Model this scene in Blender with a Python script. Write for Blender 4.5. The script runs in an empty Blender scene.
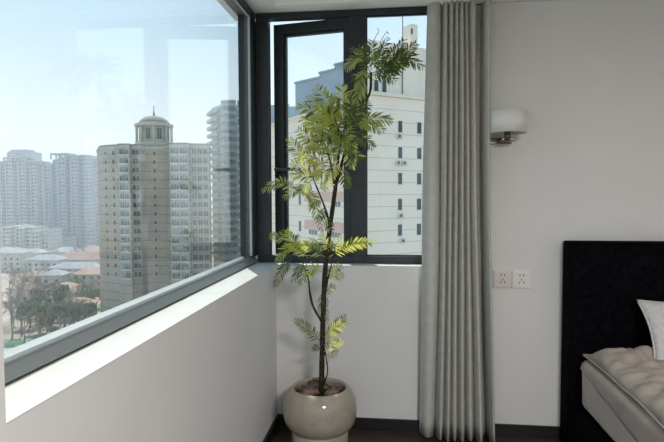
import bpy, bmesh, math, random
from mathutils import Vector, Matrix, noise
R = math.radians
random.seed(7)
sc = bpy.context.scene

# ------------------------------------------------------------------ camera
F_PX = 537.4
YAW, PITCH, ROLL = 0.11704, 0.04825, -0.00346
CAM = Vector((0.7101, -3.155, 1.4))
cy_, sy_ = math.cos(YAW), math.sin(YAW)
FWD = Vector((-sy_*math.cos(PITCH), cy_*math.cos(PITCH), -math.sin(PITCH)))
RGT = Vector((cy_, sy_, 0)); UPV = RGT.cross(FWD)
cr_, sr_ = math.cos(ROLL), math.sin(ROLL)
RGT, UPV = RGT*cr_ + UPV*sr_, UPV*cr_ - RGT*sr_
cam_data = bpy.data.cameras.new('camera'); cam = bpy.data.objects.new('camera', cam_data)
sc.collection.objects.link(cam)
cam_data.sensor_width = 36; cam_data.lens = F_PX/664*36
cam_data.clip_start = 0.05; cam_data.clip_end = 3000
m = Matrix((RGT, UPV, -FWD)).transposed().to_4x4(); m.translation = CAM
cam.matrix_world = m
sc.camera = cam

def at(px, py, Y):
    """point of the world at depth Y (world y) that lies on the sight line of a photo pixel"""
    d = FWD + RGT*((px-332)/F_PX) - UPV*((py-221)/F_PX)
    return CAM + d*((Y-CAM.y)/d.y)
def at_x(px, py, X):
    d = FWD + RGT*((px-332)/F_PX) - UPV*((py-221)/F_PX)
    return CAM + d*((X-CAM.x)/d.x)
def at_z(px, py, Z):
    d = FWD + RGT*((px-332)/F_PX) - UPV*((py-221)/F_PX)
    return CAM + d*((Z-CAM.z)/d.z)

# ------------------------------------------------------------------ view, world, sun, added fill light
sc.view_settings.view_transform = 'Standard'
sc.view_settings.look = 'None'
sc.view_settings.gamma = 1
sc.view_settings.exposure = 1.32
sc.view_settings.use_curve_mapping = False
sc.cycles.max_bounces = 12
sc.cycles.diffuse_bounces = 6
sc.cycles.transparent_max_bounces = 32
sc.cycles.volume_bounces = 4
sc.cycles.caustics_reflective = False
sc.cycles.caustics_refractive = False

w = bpy.data.worlds.new('sky'); sc.world = w; w.use_nodes = True
nt = w.node_tree; N = nt.nodes; L = nt.links
N.clear()
tc = N.new('ShaderNodeTexCoord'); sep = N.new('ShaderNodeSeparateXYZ'); L.new(tc.outputs['Generated'], sep.inputs[0])
rp = N.new('ShaderNodeValToRGB'); L.new(sep.outputs[2], rp.inputs[0])
e = rp.color_ramp.elements
e[0].position = 0.0; e[0].color = (0.66, 0.73, 0.76, 1)
e[1].position = 0.10; e[1].color = (0.69, 0.79, 0.85, 1)
k = e.new(0.30); k.color = (0.50, 0.69, 0.86, 1)
k = e.new(0.75); k.color = (0.30, 0.52, 0.82, 1)
bg = N.new('ShaderNodeBackground'); bg.inputs[1].default_value = 0.50
L.new(rp.outputs[0], bg.inputs[0])
wo = N.new('ShaderNodeOutputWorld'); L.new(bg.outputs[0], wo.inputs[0])

SUN_EL = R(50)
sun_dir = Vector((0.454*math.cos(SUN_EL), -0.891*math.cos(SUN_EL), -math.sin(SUN_EL)))
sd = bpy.data.lights.new('sun', 'SUN'); sd.energy = 2.3; sd.angle = R(1.2); sd.color = (1.0, 0.95, 0.86)
so = bpy.data.objects.new('sun', sd); sc.collection.objects.link(so)
so.rotation_euler = sun_dir.to_track_quat('-Z', 'Y').to_euler()
so.location = (-30, 60, 80)

# unseen area light added to brighten the room, behind and above the camera
ad = bpy.data.lights.new('added_fill_light', 'AREA'); ad.shape = 'DISK'; ad.size = 0.6; ad.energy = 50; ad.color = (1.0, 0.96, 0.93)
ao = bpy.data.objects.new('added_fill_light', ad); sc.collection.objects.link(ao); ao.location = (1.75, -3.9, 2.38)

# ------------------------------------------------------------------ helpers
def link(o, parent=None):
    sc.collection.objects.link(o)
    if parent is not None: o.parent = parent
    return o
def tag(o, label=None, cat=None, group=None, kind=None):
    if label: o['label'] = label
    if cat: o['category'] = cat
    if group: o['group'] = group
    if kind: o['kind'] = kind
    return o
def empty(name, loc=(0, 0, 0), rz=0):
    o = bpy.data.objects.new(name, None); o.empty_display_size = 0.1
    o.location = loc; o.rotation_euler = (0, 0, rz)
    return link(o)
class MB:
    def __init__(s): s.v = []; s.f = []
    def add(s, vs, fs):
        b = len(s.v); s.v += [tuple(v) for v in vs]; s.f += [tuple(b+i for i in f) for f in fs]
    def box(s, x0, x1, y0, y1, z0, z1, M=None):
        vs = [Vector((x, y, z)) for z in (z0, z1) for y in (y0, y1) for x in (x0, x1)]
        if M is not None: vs = [M @ v for v in vs]
        s.add(vs, [(0, 2, 3, 1), (4, 5, 7, 6), (0, 1, 5, 4), (2, 6, 7, 3), (0, 4, 6, 2), (1, 3, 7, 5)])
    def bar(s, a, b, wd, ht, up=Vector((0, 0, 1))):
        a = Vector(a); b = Vector(b); d = (b-a).normalized(); r = d.cross(up).normalized(); u = r.cross(d)
        vs = []
        for p in (a, b):
            for i, j in ((-1, -1), (1, -1), (1, 1), (-1, 1)): vs.append(p + r*(i*wd/2) + u*(j*ht/2))
        s.add(vs, [(3, 2, 1, 0), (4, 5, 6, 7), (0, 1, 5, 4), (1, 2, 6, 5), (2, 3, 7, 6), (3, 0, 4, 7)])
    def tube(s, pts, rad, n=8):
        pts = [Vector(p) for p in pts]
        if not hasattr(rad, '__len__'): rad = [rad]*len(pts)
        rings = []
        ref = Vector((0.31, 0.95, 0.05))
        for i, p in enumerate(pts):
            d = (pts[min(i+1, len(pts)-1)] - pts[max(i-1, 0)]).normalized()
            r = d.cross(ref)
            if r.length < 1e-3: r = d.cross(Vector((1, 0, 0)))
            r.normalize(); u = r.cross(d)
            rings.append([p + (r*math.cos(2*math.pi*k/n) + u*math.sin(2*math.pi*k/n))*rad[i] for k in range(n)])
        fs = []
        for i in range(len(pts)-1):
            for k in range(n):
                a = i*n+k; b = i*n+(k+1) % n
                fs.append((a, b, b+n, a+n))
        fs.append(tuple(reversed(range(n)))); fs.append(tuple((len(pts)-1)*n+k for k in range(n)))
        s.add([v for r in rings for v in r], fs)
    def lathe(s, prof, c=(0, 0, 0), n=48):
        """closed loop or open profile of (r,z) turned about z"""
        c = Vector(c); vs = []; fs = []
        for r, z in prof:
            for k in range(n): vs.append(c + Vector((r*math.cos(2*math.pi*k/n), r*math.sin(2*math.pi*k/n), z)))
        for i in range(len(prof)-1):
            for k in range(n):
                a = i*n+k; b = i*n+(k+1) % n
                fs.append((a, b, b+n, a+n))
        s.add(vs, fs)
    def prism(s, poly, z0, z1):
        n = len(poly)
        s.add([(p[0], p[1], z0) for p in poly]+[(p[0], p[1], z1) for p in poly],
              [tuple(reversed(range(n))), tuple(range(n, 2*n))]+[(i, (i+1) % n, (i+1) % n+n, i+n) for i in range(n)])
    def build(s, name, mat, parent=None, smooth=False, bevel=0, kind=None):
        me = bpy.data.meshes.new(name); me.from_pydata(s.v, [], s.f)
        bm = bmesh.new(); bm.from_mesh(me); bmesh.ops.recalc_face_normals(bm, faces=bm.faces)
        if bevel:
            bmesh.ops.bevel(bm, geom=[e for e in bm.edges if len(e.link_faces) == 2 and e.calc_face_angle() > 0.6], offset=bevel, segments=2, affect='EDGES', profile=0.6)
        bm.to_mesh(me); bm.free()
        if smooth: me.shade_smooth()
        me.materials.append(mat)
        o = bpy.data.objects.new(name, me)
        if kind: o['kind'] = kind
        return link(o, parent)
def bx(name, mat, dims, parent=None, bevel=0, kind=None):
    b = MB(); b.box(*dims); return b.build(name, mat, parent, bevel=bevel, kind=kind)

def mat(name, col, rough=0.5, spec=0.5, metal=0.0):
    m = bpy.data.materials.new(name); m.use_nodes = True
    b = m.node_tree.nodes['Principled BSDF']
    b.inputs['Base Color'].default_value = (*col, 1); b.inputs['Roughness'].default_value = rough
    b.inputs['Specular IOR Level'].default_value = spec; b.inputs['Metallic'].default_value = metal
    return m
def nod(m): return m.node_tree.nodes, m.node_tree.links, m.node_tree.nodes['Principled BSDF']
def noisy(m, c1, c2, scale, detail=4, coord='Object', bump=0.0, bscale=None, stretch=None, lo=0.35, hi=0.65, bdist=0.002):
    n, l, b = nod(m)
    tc = n.new('ShaderNodeTexCoord'); src = tc.outputs[coord]
    if stretch:
        mp = n.new('ShaderNodeMapping'); mp.inputs['Scale'].default_value = stretch; l.new(src, mp.inputs[0]); src = mp.outputs[0]
    t = n.new('ShaderNodeTexNoise'); t.inputs['Scale'].default_value = scale; t.inputs['Detail'].default_value = detail
    l.new(src, t.inputs['Vector'])
    r = n.new('ShaderNodeValToRGB'); r.color_ramp.elements[0].position = lo; r.color_ramp.elements[1].position = hi
    r.color_ramp.elements[0].color = (*c1, 1); r.color_ramp.elements[1].color = (*c2, 1)
    l.new(t.outputs[0], r.inputs[0]); l.new(r.outputs[0], b.inputs['Base Color'])
    if bump:
        t2 = n.new('ShaderNodeTexNoise'); t2.inputs['Scale'].default_value = bscale or scale*3; t2.inputs['Detail'].default_value = 3
        l.new(src, t2.inputs['Vector'])
        bu = n.new('ShaderNodeBump'); bu.inputs['Strength'].default_value = bump; bu.inputs['Distance'].default_value = bdist
        l.new(t2.outputs[0], bu.inputs['Height']); l.new(bu.outputs[0], b.inputs['Normal'])
    return m
def tower_mat(name, c1, c2, joint, pitch, z0, wd=0.05, scale=0.15):
    """plaster or tile facing with a joint line at each storey"""
    m = mat(name, c1, 0.8, 0.2)
    noisy(m, c1, c2, scale, 5)
    n, l, b = nod(m)
    base = b.inputs['Base Color'].links[0].from_socket
    tc = n.new('ShaderNodeTexCoord'); s = n.new('ShaderNodeSeparateXYZ'); l.new(tc.outputs['Object'], s.inputs[0])
    a = n.new('ShaderNodeMath'); a.operation = 'SUBTRACT'; l.new(s.outputs[2], a.inputs[0]); a.inputs[1].default_value = z0
    d = n.new('ShaderNodeMath'); d.operation = 'DIVIDE'; l.new(a.outputs[0], d.inputs[0]); d.inputs[1].default_value = pitch
    f = n.new('ShaderNodeMath'); f.operation = 'FRACT'; l.new(d.outputs[0], f.inputs[0])
    c = n.new('ShaderNodeMath'); c.operation = 'LESS_THAN'; l.new(f.outputs[0], c.inputs[0]); c.inputs[1].default_value = wd
    mx = n.new('ShaderNodeMix'); mx.data_type = 'RGBA'; l.new(c.outputs[0], mx.inputs[0]); l.new(base, mx.inputs[6])
    mx.inputs[7].default_value = (*joint, 1); l.new(mx.outputs[2], b.inputs['Base Color'])
    return m

def glass_mat(name, tint=(0.96, 0.985, 0.98), f0=0.036):
    m = bpy.data.materials.new(name); m.use_nodes = True
    n, l = m.node_tree.nodes, m.node_tree.links; n.clear()
    g = n.new('ShaderNodeNewGeometry')
    dt = n.new('ShaderNodeVectorMath'); dt.operation = 'DOT_PRODUCT'; l.new(g.outputs['Normal'], dt.inputs[0]); l.new(g.outputs['Incoming'], dt.inputs[1])
    ab = n.new('ShaderNodeMath'); ab.operation = 'ABSOLUTE'; l.new(dt.outputs['Value'], ab.inputs[0])
    om = n.new('ShaderNodeMath'); om.operation = 'SUBTRACT'; om.inputs[0].default_value = 1; l.new(ab.outputs[0], om.inputs[1])
    pw = n.new('ShaderNodeMath'); pw.operation = 'POWER'; l.new(om.outputs[0], pw.inputs[0]); pw.inputs[1].default_value = 5
    ma = n.new('ShaderNodeMath'); ma.operation = 'MULTIPLY_ADD'; l.new(pw.outputs[0], ma.inputs[0]); ma.inputs[1].default_value = 0.8; ma.inputs[2].default_value = f0
    t = n.new('ShaderNodeBsdfTransparent'); t.inputs[0].default_value = (*tint, 1)
    gl = n.new('ShaderNodeBsdfGlossy'); gl.inputs['Roughness'].default_value = 0.0
    mx = n.new('ShaderNodeMixShader'); l.new(ma.outputs[0], mx.inputs[0]); l.new(t.outputs[0], mx.inputs[1]); l.new(gl.outputs[0], mx.inputs[2])
    o = n.new('ShaderNodeOutputMaterial'); l.new(mx.outputs[0], o.inputs[0])
    return m
def thin_mat(name, c1, c2, trans, tcol, scale=20, rough=0.5, spec=0.3, weave=False):
    """a sheet (leaf, cloth) that lets part of the light through"""
    m = mat(name, c1, rough, spec); noisy(m, c1, c2, scale)
    n, l, b = nod(m)
    tr = n.new('ShaderNodeBsdfTranslucent'); tr.inputs[0].default_value = (*tcol, 1)
    mx = n.new('ShaderNodeMixShader'); mx.inputs[0].default_value = trans
    out = [x for x in n if x.type == 'OUTPUT_MATERIAL'][0]
    l.new(b.outputs[0], mx.inputs[1]); l.new(tr.outputs[0], mx.inputs[2]); l.new(mx.outputs[0], out.inputs[0])
    if weave:
        tc = n.new('ShaderNodeTexCoord'); mp = n.new('ShaderNodeMapping'); mp.inputs['Scale'].default_value = (300, 300, 40); l.new(tc.outputs['Object'], mp.inputs[0])
        t2 = n.new('ShaderNodeTexNoise'); t2.inputs['Scale'].default_value = 1; l.new(mp.outputs[0], t2.inputs['Vector'])
        bu = n.new('ShaderNodeBump'); bu.inputs['Strength'].default_value = 0.25; bu.inputs['Distance'].default_value = 0.001
        l.new(t2.outputs[0], bu.inputs['Height']); l.new(bu.outputs[0], b.inputs['Normal'])
    return m

# materials of the room
M_wall = noisy(mat('wall_paint', (0.66, 0.63, 0.61), 0.85, 0.2), (0.705, 0.70, 0.685), (0.725, 0.72, 0.705), 3, bump=0.05, bscale=180)
M_ceil = mat('ceiling_paint', (0.84, 0.83, 0.79), 0.9, 0.2)
M_floor = noisy(mat('dark_wood_floor', (0.05, 0.03, 0.025), 0.35, 0.4), (0.028, 0.018, 0.015), (0.066, 0.042, 0.034), 6, stretch=(1, 12, 1), bump=0.1)
M_base = mat('black_baseboard', (0.012, 0.011, 0.011), 0.4, 0.4)
M_alu = noisy(mat('charcoal_aluminium', (0.03, 0.033, 0.036), 0.42, 0.5, 0.5), (0.032, 0.037, 0.042), (0.040, 0.045, 0.050), 30)
M_sill = noisy(mat('white_sill_stone', (0.80, 0.80, 0.77), 0.45, 0.4), (0.60, 0.60, 0.575), (0.64, 0.64, 0.615), 8)
M_glass = glass_mat('window_glass')
M_gasket = mat('grey_gasket', (0.5, 0.5, 0.49), 0.5, 0.3)
M_alu_sunlit = mat('sunlit_tone_aluminium', (0.19, 0.21, 0.215), 0.4, 0.5, 0.2)  # lighter copy of the frame aluminium, sunlight on the rail put into the colour
M_black = mat('black_plastic', (0.012, 0.012, 0.013), 0.35, 0.5)

# ------------------------------------------------------------------ room
XR, YR, CZ, SZ = 4.3, -5.2, 2.507, 0.983
bx('floor', M_floor, (-0.3, XR+0.2, YR-0.2, 0.22, -0.2, 0), kind='structure')
bx('ceiling', M_ceil, (-0.3, XR+0.2, YR-0.2, 0.22, CZ, CZ+0.2), kind='structure')
b = MB()       # wall on the left: low wall under the window, pier nearer the camera
b.box(-0.22, 0, -2.262, 0.10, 0, SZ-0.004); b.box(-0.22, 0, YR, -2.262, 0, CZ)
b.build('wall_left', M_wall, kind='structure')
b = MB()       # wall at the back: low wall under the window, then full height
b.box(-0.22, 1.24, 0, 0.20, 0, SZ-0.004); b.box(1.24, XR+0.2, 0, 0.20, 0, CZ)
b.build('wall_back', M_wall, kind='structure')
bx('wall_right', M_wall, (XR, XR+0.2, YR, 0, 0, CZ), kind='structure')
b = MB()       # rear wall with an unseen opening added to let in sky light as fill
b.box(-0.22, 0.5, YR-0.2, YR, 0, CZ); b.box(3.3, XR, YR-0.2, YR, 0, CZ); b.box(0.5, 3.3, YR-0.2, YR, 2.3, CZ)
b.build('wall_rear', M_wall, kind='structure')
b = MB(); b.box(-0.14, 0, -2.262, 0.10, SZ-0.004, SZ); b.box(0, 1.24, 0, 0.10, SZ-0.004, SZ)
b.build('trim_1', M_sill, kind='structure')['label'] = 'white stone window sill round the corner'
b = MB(); b.box(0.0, 0.012, YR, 0.0, 0, 0.07); b.build('baseboard_left', M_base, kind='structure')
b = MB(); b.box(0.012, XR, -0.012, 0.0, 0, 0.07); b.build('baseboard_back', M_base, kind='structure')
b = MB(); b.box(1.24, XR, -0.02, 0.0, CZ-0.035, CZ); b.build('trim_2', M_wall, kind='structure', bevel=0.004)

# window on the left
w1 = empty('window_1', (-0.16, -1.1, SZ)); w1['kind'] = 'structure'
def wpart(mb, name, m_, par, bevel=0.0):
    o = mb.build(name, m_, None, bevel=bevel); o.parent = par; o.matrix_parent_inverse = par.matrix_basis.inverted(); return o
b = MB()
Y0, Y1 = -2.262, 0.10
b.box(-0.22, -0.14, Y0, Y1, SZ-0.004, 0.990)
wpart(b, 'window_frame', M_alu, w1, 0.0025)
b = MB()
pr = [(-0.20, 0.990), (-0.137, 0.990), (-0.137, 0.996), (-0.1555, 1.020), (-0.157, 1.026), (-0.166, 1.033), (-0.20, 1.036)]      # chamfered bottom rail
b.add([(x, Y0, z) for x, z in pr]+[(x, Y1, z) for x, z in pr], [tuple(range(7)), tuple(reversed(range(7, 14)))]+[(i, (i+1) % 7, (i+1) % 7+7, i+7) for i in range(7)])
wpart(b, 'glazing_bead', M_alu_sunlit, w1)['label'] = 'glazing bead with sunlight painted into its grey'
b = MB()
b.box(-0.22, -0.14, Y0, Y1, 2.462, CZ)
b.box(-0.22, -0.14, 0.0, 0.20, 1.026, 2.462)          # corner post
b.box(-0.22, -0.14, Y0, Y0+0.05, 1.026, 2.462)
wpart(b, 'window_frame', M_alu, w1, 0.0025)
b = MB()
b.box(-0.158, -0.146, -0.010, 0.0, 1.036, 2.462); 
b.box(-0.158, -0.150, Y0+0.05, -0.010, 2.452, 2.462)
wpart(b, 'gasket', M_gasket, w1)
b = MB(); b.box(-0.164, -0.158, Y0+0.04, 0.01, 1.03, 2.466); wpart(b, 'glass', M_glass, w1)

# window in the back wall: opening sash on the left, fixed pane on the right
w2 = empty('window_2', (0.5, 0.13, SZ)); w2['kind'] = 'structure'
b = MB()
b.box(-0.14, 1.24, 0.10, 0.16, SZ-0.025, 1.028); b.box(-0.14, 1.24, 0.10, 0.16, 2.470, CZ)
b.box(-0.14, -0.060, 0.10, 0.16, 1.028, 2.470); b.box(0.441, 0.535, 0.10, 0.16, 1.028, 2.470); b.box(1.16, 1.24, 0.10, 0.16, 1.028, 2.470)
wpart(b, 'window_frame', M_alu, w2, 0.0025)
b = MB(); b.box(0.532, 1.163, 0.126, 0.132, 1.022, 2.475); wpart(b, 'glass', M_glass, w2)
b = MB()
for d in ((0.535, 1.16, 0.116, 0.126, 1.028, 1.036), (0.535, 1.16, 0.116, 0.126, 2.462, 2.470), (0.535, 0.543, 0.116, 0.126, 1.036, 2.462), (1.152, 1.16, 0.116, 0.126, 1.036, 2.462)): b.box(*d)
wpart(b, 'gasket', M_black, w2)
sash = empty('sash', (0.441, 0.115, 0)); sash.parent = w2; sash.matrix_parent_inverse = w2.matrix_basis.inverted()
sash.rotation_euler = (0, 0, R(-10.5))
SW, Sz0, Sz1 = 0.500, 1.024, 2.466
def spart(mb, name, m_, bevel=0.0): return mb.build(name, m_, sash, bevel=bevel)
b = MB()
b.box(-SW, 0, 0, 0.055, Sz0, Sz0+0.058); b.box(-SW, 0, 0, 0.055, Sz1-0.058, Sz1)
b.box(-SW, -SW+0.062, 0, 0.055, Sz0+0.058, Sz1-0.058); b.box(-0.045, 0, 0, 0.055, Sz0+0.058, Sz1-0.058)
b.box(-SW+0.062, -SW+0.078, 0.02, 0.045, Sz0+0.058, Sz1-0.058)
b.box(-SW+0.062, -0.045, 0.02, 0.045, Sz1-0.074, Sz1-0.058); b.box(-SW+0.062, -0.045, 0.02, 0.045, Sz0+0.058, Sz0+0.072)
spart(b, 'sash_frame', M_alu, 0.002)
b = MB(); b.box(-SW+0.07, -0.04, 0.028, 0.034, Sz0+0.064, Sz1-0.066); spart(b, 'glass', M_glass)
b = MB(); b.box(-SW+0.018, -SW+0.046, -0.010, 0, 1.50, 1.62); b.box(-SW+0.022, -SW+0.042, -0.045, -0.008, 1.552, 1.570); b.box(-SW+0.020, -SW+0.160, -0.055, -0.043, 1.551, 1.571)
spart(b, 'handle', M_black, 0.002)

# ------------------------------------------------------------------ lamp body added above the fill light (unseen, behind the camera)
t = tag(empty('added_fill_lamp', (1.75, -3.9, CZ)), 'round white lamp body added over the unseen fill light', 'lamp')
b = MB(); b.lathe([(0.0, 0), (0.32, 0), (0.33, -0.03), (0.31, -0.08), (0.0, -0.085)], (0, 0, 0)); b.build('lamp_shade', M_ceil, t, smooth=True)

# ------------------------------------------------------------------ curtain
M_curt = thin_mat('linen_curtain', (0.55, 0.54, 0.495), (0.61, 0.60, 0.555), 0.15, (0.60, 0.58, 0.52), scale=25, rough=0.9, spec=0.1, weave=True)
top = [427, 442, 447.5, 452.5, 457.5, 462.5, 468, 475.5, 482, 488.5]
mid = [422.5, 442, 448, 453, 459, 464.5, 470.5, 478, 484, 490.5]
bot = [420.5, 437, 445, 452, 460, 468, 477.5, 487, 491, 497]
YC = -0.10
def cx_at(lst, z): return [at(q, 221, YC).x for q in lst]
XT = [x for x in cx_at(top, 0)]; XM = cx_at(mid, 0); XB = cx_at(bot, 0)
b = MB(); nz = 26; per = 14; vs = []; fs = []
nf = len(top)-1
cols = nf*per+1
for iz in range(nz+1):
    z = 0.012 + (CZ-0.05-0.012)*iz/nz
    for c in range(cols):
        k = min(c//per, nf-1); t_ = (c-k*per)/per
        def X(lst): return lst[k]*(1-t_)+lst[k+1]*t_
        zn = z/2.45
        x = X(XB)*(1-zn/0.55)+X(XM)*zn/0.55 if zn < 0.55 else X(XM)*(1-(zn-0.55)/0.45)+X(XT)*(zn-0.55)/0.45
        amp = (0.075, 0.055, 0.06, 0.05, 0.06, 0.05, 0.062, 0.07, 0.085)[k]*(1.05-0.25*zn)
        s = math.sin(math.pi*min(1, max(0, (t_-0.07)/0.86)))
        back = -0.035
        y = back - 1.7*amp*(s**0.6)
        if k == 0: y = -0.05-0.05*s**0.7 - 0.01*math.sin(3*z)
        if k == 7: y = -0.012-0.006*s            # the deep shadowed gap
        y += 0.004*math.sin(5*z+k*1.7)+0.006*noise.noise(Vector((x*6, z*1.5, k)))
        x += 0.002*math.sin(2.1*z+k)
        # roll the sides of each fold under
        x += 0.012*math.cos(math.pi*t_)*(1-s)*(0 if k == 0 else -1)*0.6
        vs.append((x, y, z))
for iz in range(nz):
    for c in range(cols-1):
        a = iz*cols+c; fs.append((a, a+1, a+1+cols, a+cols))
t = tag(empty('curtain', (1.05, -0.09, 0)), 'pale grey linen curtain gathered in folds beside the corner window', 'curtain')
b.add([Vector(v)-Vector((1.05, -0.09, 0)) for v in vs], fs)
o = b.build('curtain_fabric', M_curt, t, smooth=True)
so_ = o.modifiers.new('solid', 'SOLIDIFY'); so_.thickness = 0.002; so_.offset = 0
b = MB(); b.box(-1.02, 0.4, -0.02, 0.02, CZ-0.03, CZ); b.build('curtain_track', M_ceil, t, bevel=0.003)

# ------------------------------------------------------------------ wall lamp
M_shade = thin_mat('white_lamp_shade', (0.88, 0.88, 0.85), (0.90, 0.90, 0.87), 0.25, (0.8, 0.78, 0.72), rough=0.8)
M_steel = mat('brushed_bronze', (0.16, 0.12, 0.10), 0.35, 0.5, 0.8)
t = tag(empty('wall_lamp', (1.315, 0, 1.79)), 'white drum shade wall lamp partly hidden by the curtain', 'wall lamp')
b = MB(); b.lathe([(0.097, 0.060), (0.100, 0.060), (0.100, -0.058), (0.097, -0.058), (0.097, 0.060)], (0, -0.125, 0), 40); b.build('lamp_shade', M_shade, t, smooth=False).data.shade_smooth()
b = MB(); b.box(-0.075, 0.045, -0.016, 0, -0.105, -0.07); b.box(-0.03, 0.04, -0.125, -0.010, -0.098, -0.082); b.build('bracket', M_steel, t, bevel=0.003)
b = MB(); b.tube([(0, -0.125, -0.10), (0, -0.125, -0.04)], 0.016, 16); b.build('socket', M_steel, t, smooth=True)
b = MB(); b.lathe([(0.0, -0.04), (0.015, -0.035), (0.026, 0.0), (0.02, 0.022), (0, 0.03)], (0, -0.125, 0), 20); b.build('bulb', M_ceil, t, smooth=True)

# ------------------------------------------------------------------ wall sockets
M_plas = mat('white_plastic', (0.74, 0.74, 0.71), 0.3, 0.5)
def outlet(xc, label, m_):
    t = tag(empty('wall_outlet', (xc, 0, 0.917)), label, 'socket', 'pair of outlets on the wall')
    b = MB(); b.box(-0.0515, 0.0515, -0.010, 0, -0.0515, 0.0515); b.build('cover_plate', m_, t, bevel=0.003)
    b = MB(); b.box(-0.042, 0.042, -0.012, -0.009, -0.042, 0.042); b.build('insert', m_, t, bevel=0.001)
    for dx, dz, a in ((-0.010, 0.024, 0), (0.010, 0.024, 0), (-0.012, -0.018, 30), (0.012, -0.018, -30), (0, -0.002, 0)):
        b = MB(); Mx = Matrix.Translation((dx, -0.0122, dz)) @ Matrix.Rotation(R(a), 4, 'Y')
        b.box(-0.0022, 0.0022, -0.0006, 0.0006, -0.006, 0.006, Mx); b.build('slot', M_black, t)
M_plas2 = mat('beige_plastic', (0.66, 0.62, 0.58), 0.3, 0.5)
outlet(1.321, 'pinkish white wall outlet next to the curtain, left of the pair', M_plas2)
outlet(1.426, 'white wall outlet nearer the bed, right of the pair', M_plas)

# ------------------------------------------------------------------ bed
M_blk = noisy(mat('black_upholstery', (0.006, 0.006, 0.008), 0.9, 0.03), (0.002, 0.002, 0.003), (0.005, 0.005, 0.007), 40, bump=0.1)
M_sheet = noisy(mat('beige_sheet', (0.45, 0.41, 0.37), 0.9, 0.1), (0.62, 0.54, 0.47), (0.67, 0.585, 0.51), 14, bump=0.3, bscale=60)
M_velvet = noisy(mat('taupe_pillow_cloth', (0.40, 0.36, 0.32), 0.75, 0.2), (0.42, 0.36, 0.31), (0.48, 0.415, 0.36), 10, bump=0.25, bscale=24)
M_white = noisy(mat('white_pillow_cloth', (0.62, 0.60, 0.58), 0.9, 0.1), (0.57, 0.55, 0.535), (0.65, 0.63, 0.61), 60, bump=0.6, bscale=90)
M_pipe = mat('pale_piping', (0.44, 0.38, 0.32), 0.8, 0.2)
t = tag(empty('bed', (1.645, -0.014, 0)), 'black upholstered bed with a beige mattress against the white wall', 'bed')
b = MB(); b.box(0, 1.95, -0.14, 0, 0.0, 1.142); o = b.build('headboard', M_blk, t, bevel=0.012)
b = MB(); b.tube([(0.004, -0.136, 0.05), (0.004, -0.136, 1.13)], 0.006, 8); b.tube([(0.01, -0.136, 1.138), (1.94, -0.136, 1.138)], 0.006, 8); b.build('piping', M_blk, o, smooth=True)
b = MB(); b.box(0.022, 1.93, -2.25, -0.145, 0.06, 0.255); b.build('bed_frame', M_blk, t, bevel=0.015)
for lx in (0.08, 1.86):
    for ly in (-0.25, -2.15):
        b = MB(); b.lathe([(0.0, 0), (0.022, 0), (0.03, 0.065), (0, 0.065)], (lx, ly, 0), 16); b.build('leg', M_black, t)
# mattress with softly sagging sides
b = MB(); nx, ny = 30, 34
def mattress_pt(u, v, wch):
    pass
vs = []; fs = []
X0, X1, YA, YB, ZA, ZB = 0.055, 1.90, -2.2, -0.15, 0.256, 0.515
ring = []
def rr(a, r, n=5): return [(r-r*math.cos(math.pi/2*i/n), r-r*math.sin(math.pi/2*i/n)) for i in range(n+1)]
prof = [(0.035, ZA)]
for i in range(6): an = math.pi/2*i/5; prof.append((0.035-0.035*math.sin(an), ZA+0.035-0.035*math.cos(an)))
for i in range(6): an = math.pi/2*i/5; prof.append((0.03-0.03*math.cos(an), ZB-0.03+0.03*math.sin(an)))
def loop(ins, z):
    pts = []; n = 24
    xs0, xs1, ys0, ys1 = X0+ins, X1-ins, YA+ins, YB-ins; rc = 0.05
    for (cx, cy, a0) in ((xs1-rc, ys1-rc, 0), (xs0+rc, ys1-rc, 90), (xs0+rc, ys0+rc, 180), (xs1-rc, ys0+rc, 270)):
        for i in range(7):
            a = R(a0+15*i); pts.append((cx+rc*math.cos(a), cy+rc*math.sin(a), z))
    full = []
    for i in range(len(pts)):
        p = Vector(pts[i]); q = Vector(pts[(i+1) % len(pts)]); full.append(p)
        if (q-p).length > 0.3:
            for j in range(1, 28): full.append(p.lerp(q, j/28))
    return full
loops = [loop(i_, z_) for i_, z_ in prof]
for lp in loops:
    for p in lp:
        q = p.copy(); nn = noise.noise(Vector((p.x*2, p.y*3, p.z*6)))
        q.x += 0.008*nn; q.z += 0.006*noise.noise(Vector((p.x*3, p.y*4, 3)))
        vs.append(q)
n = len(loops[0])
for i in range(len(loops)-1):
    for k in range(n): a = i*n+k; c = i*n+(k+1) % n; fs.append((a, c, c+n, a+n))
fs.append(tuple(range(n))[::-1]); fs.append(tuple((len(loops)-1)*n+k for k in range(n)))
b.add(vs, fs); mt = b.build('mattress', M_sheet, t, smooth=True)

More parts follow.
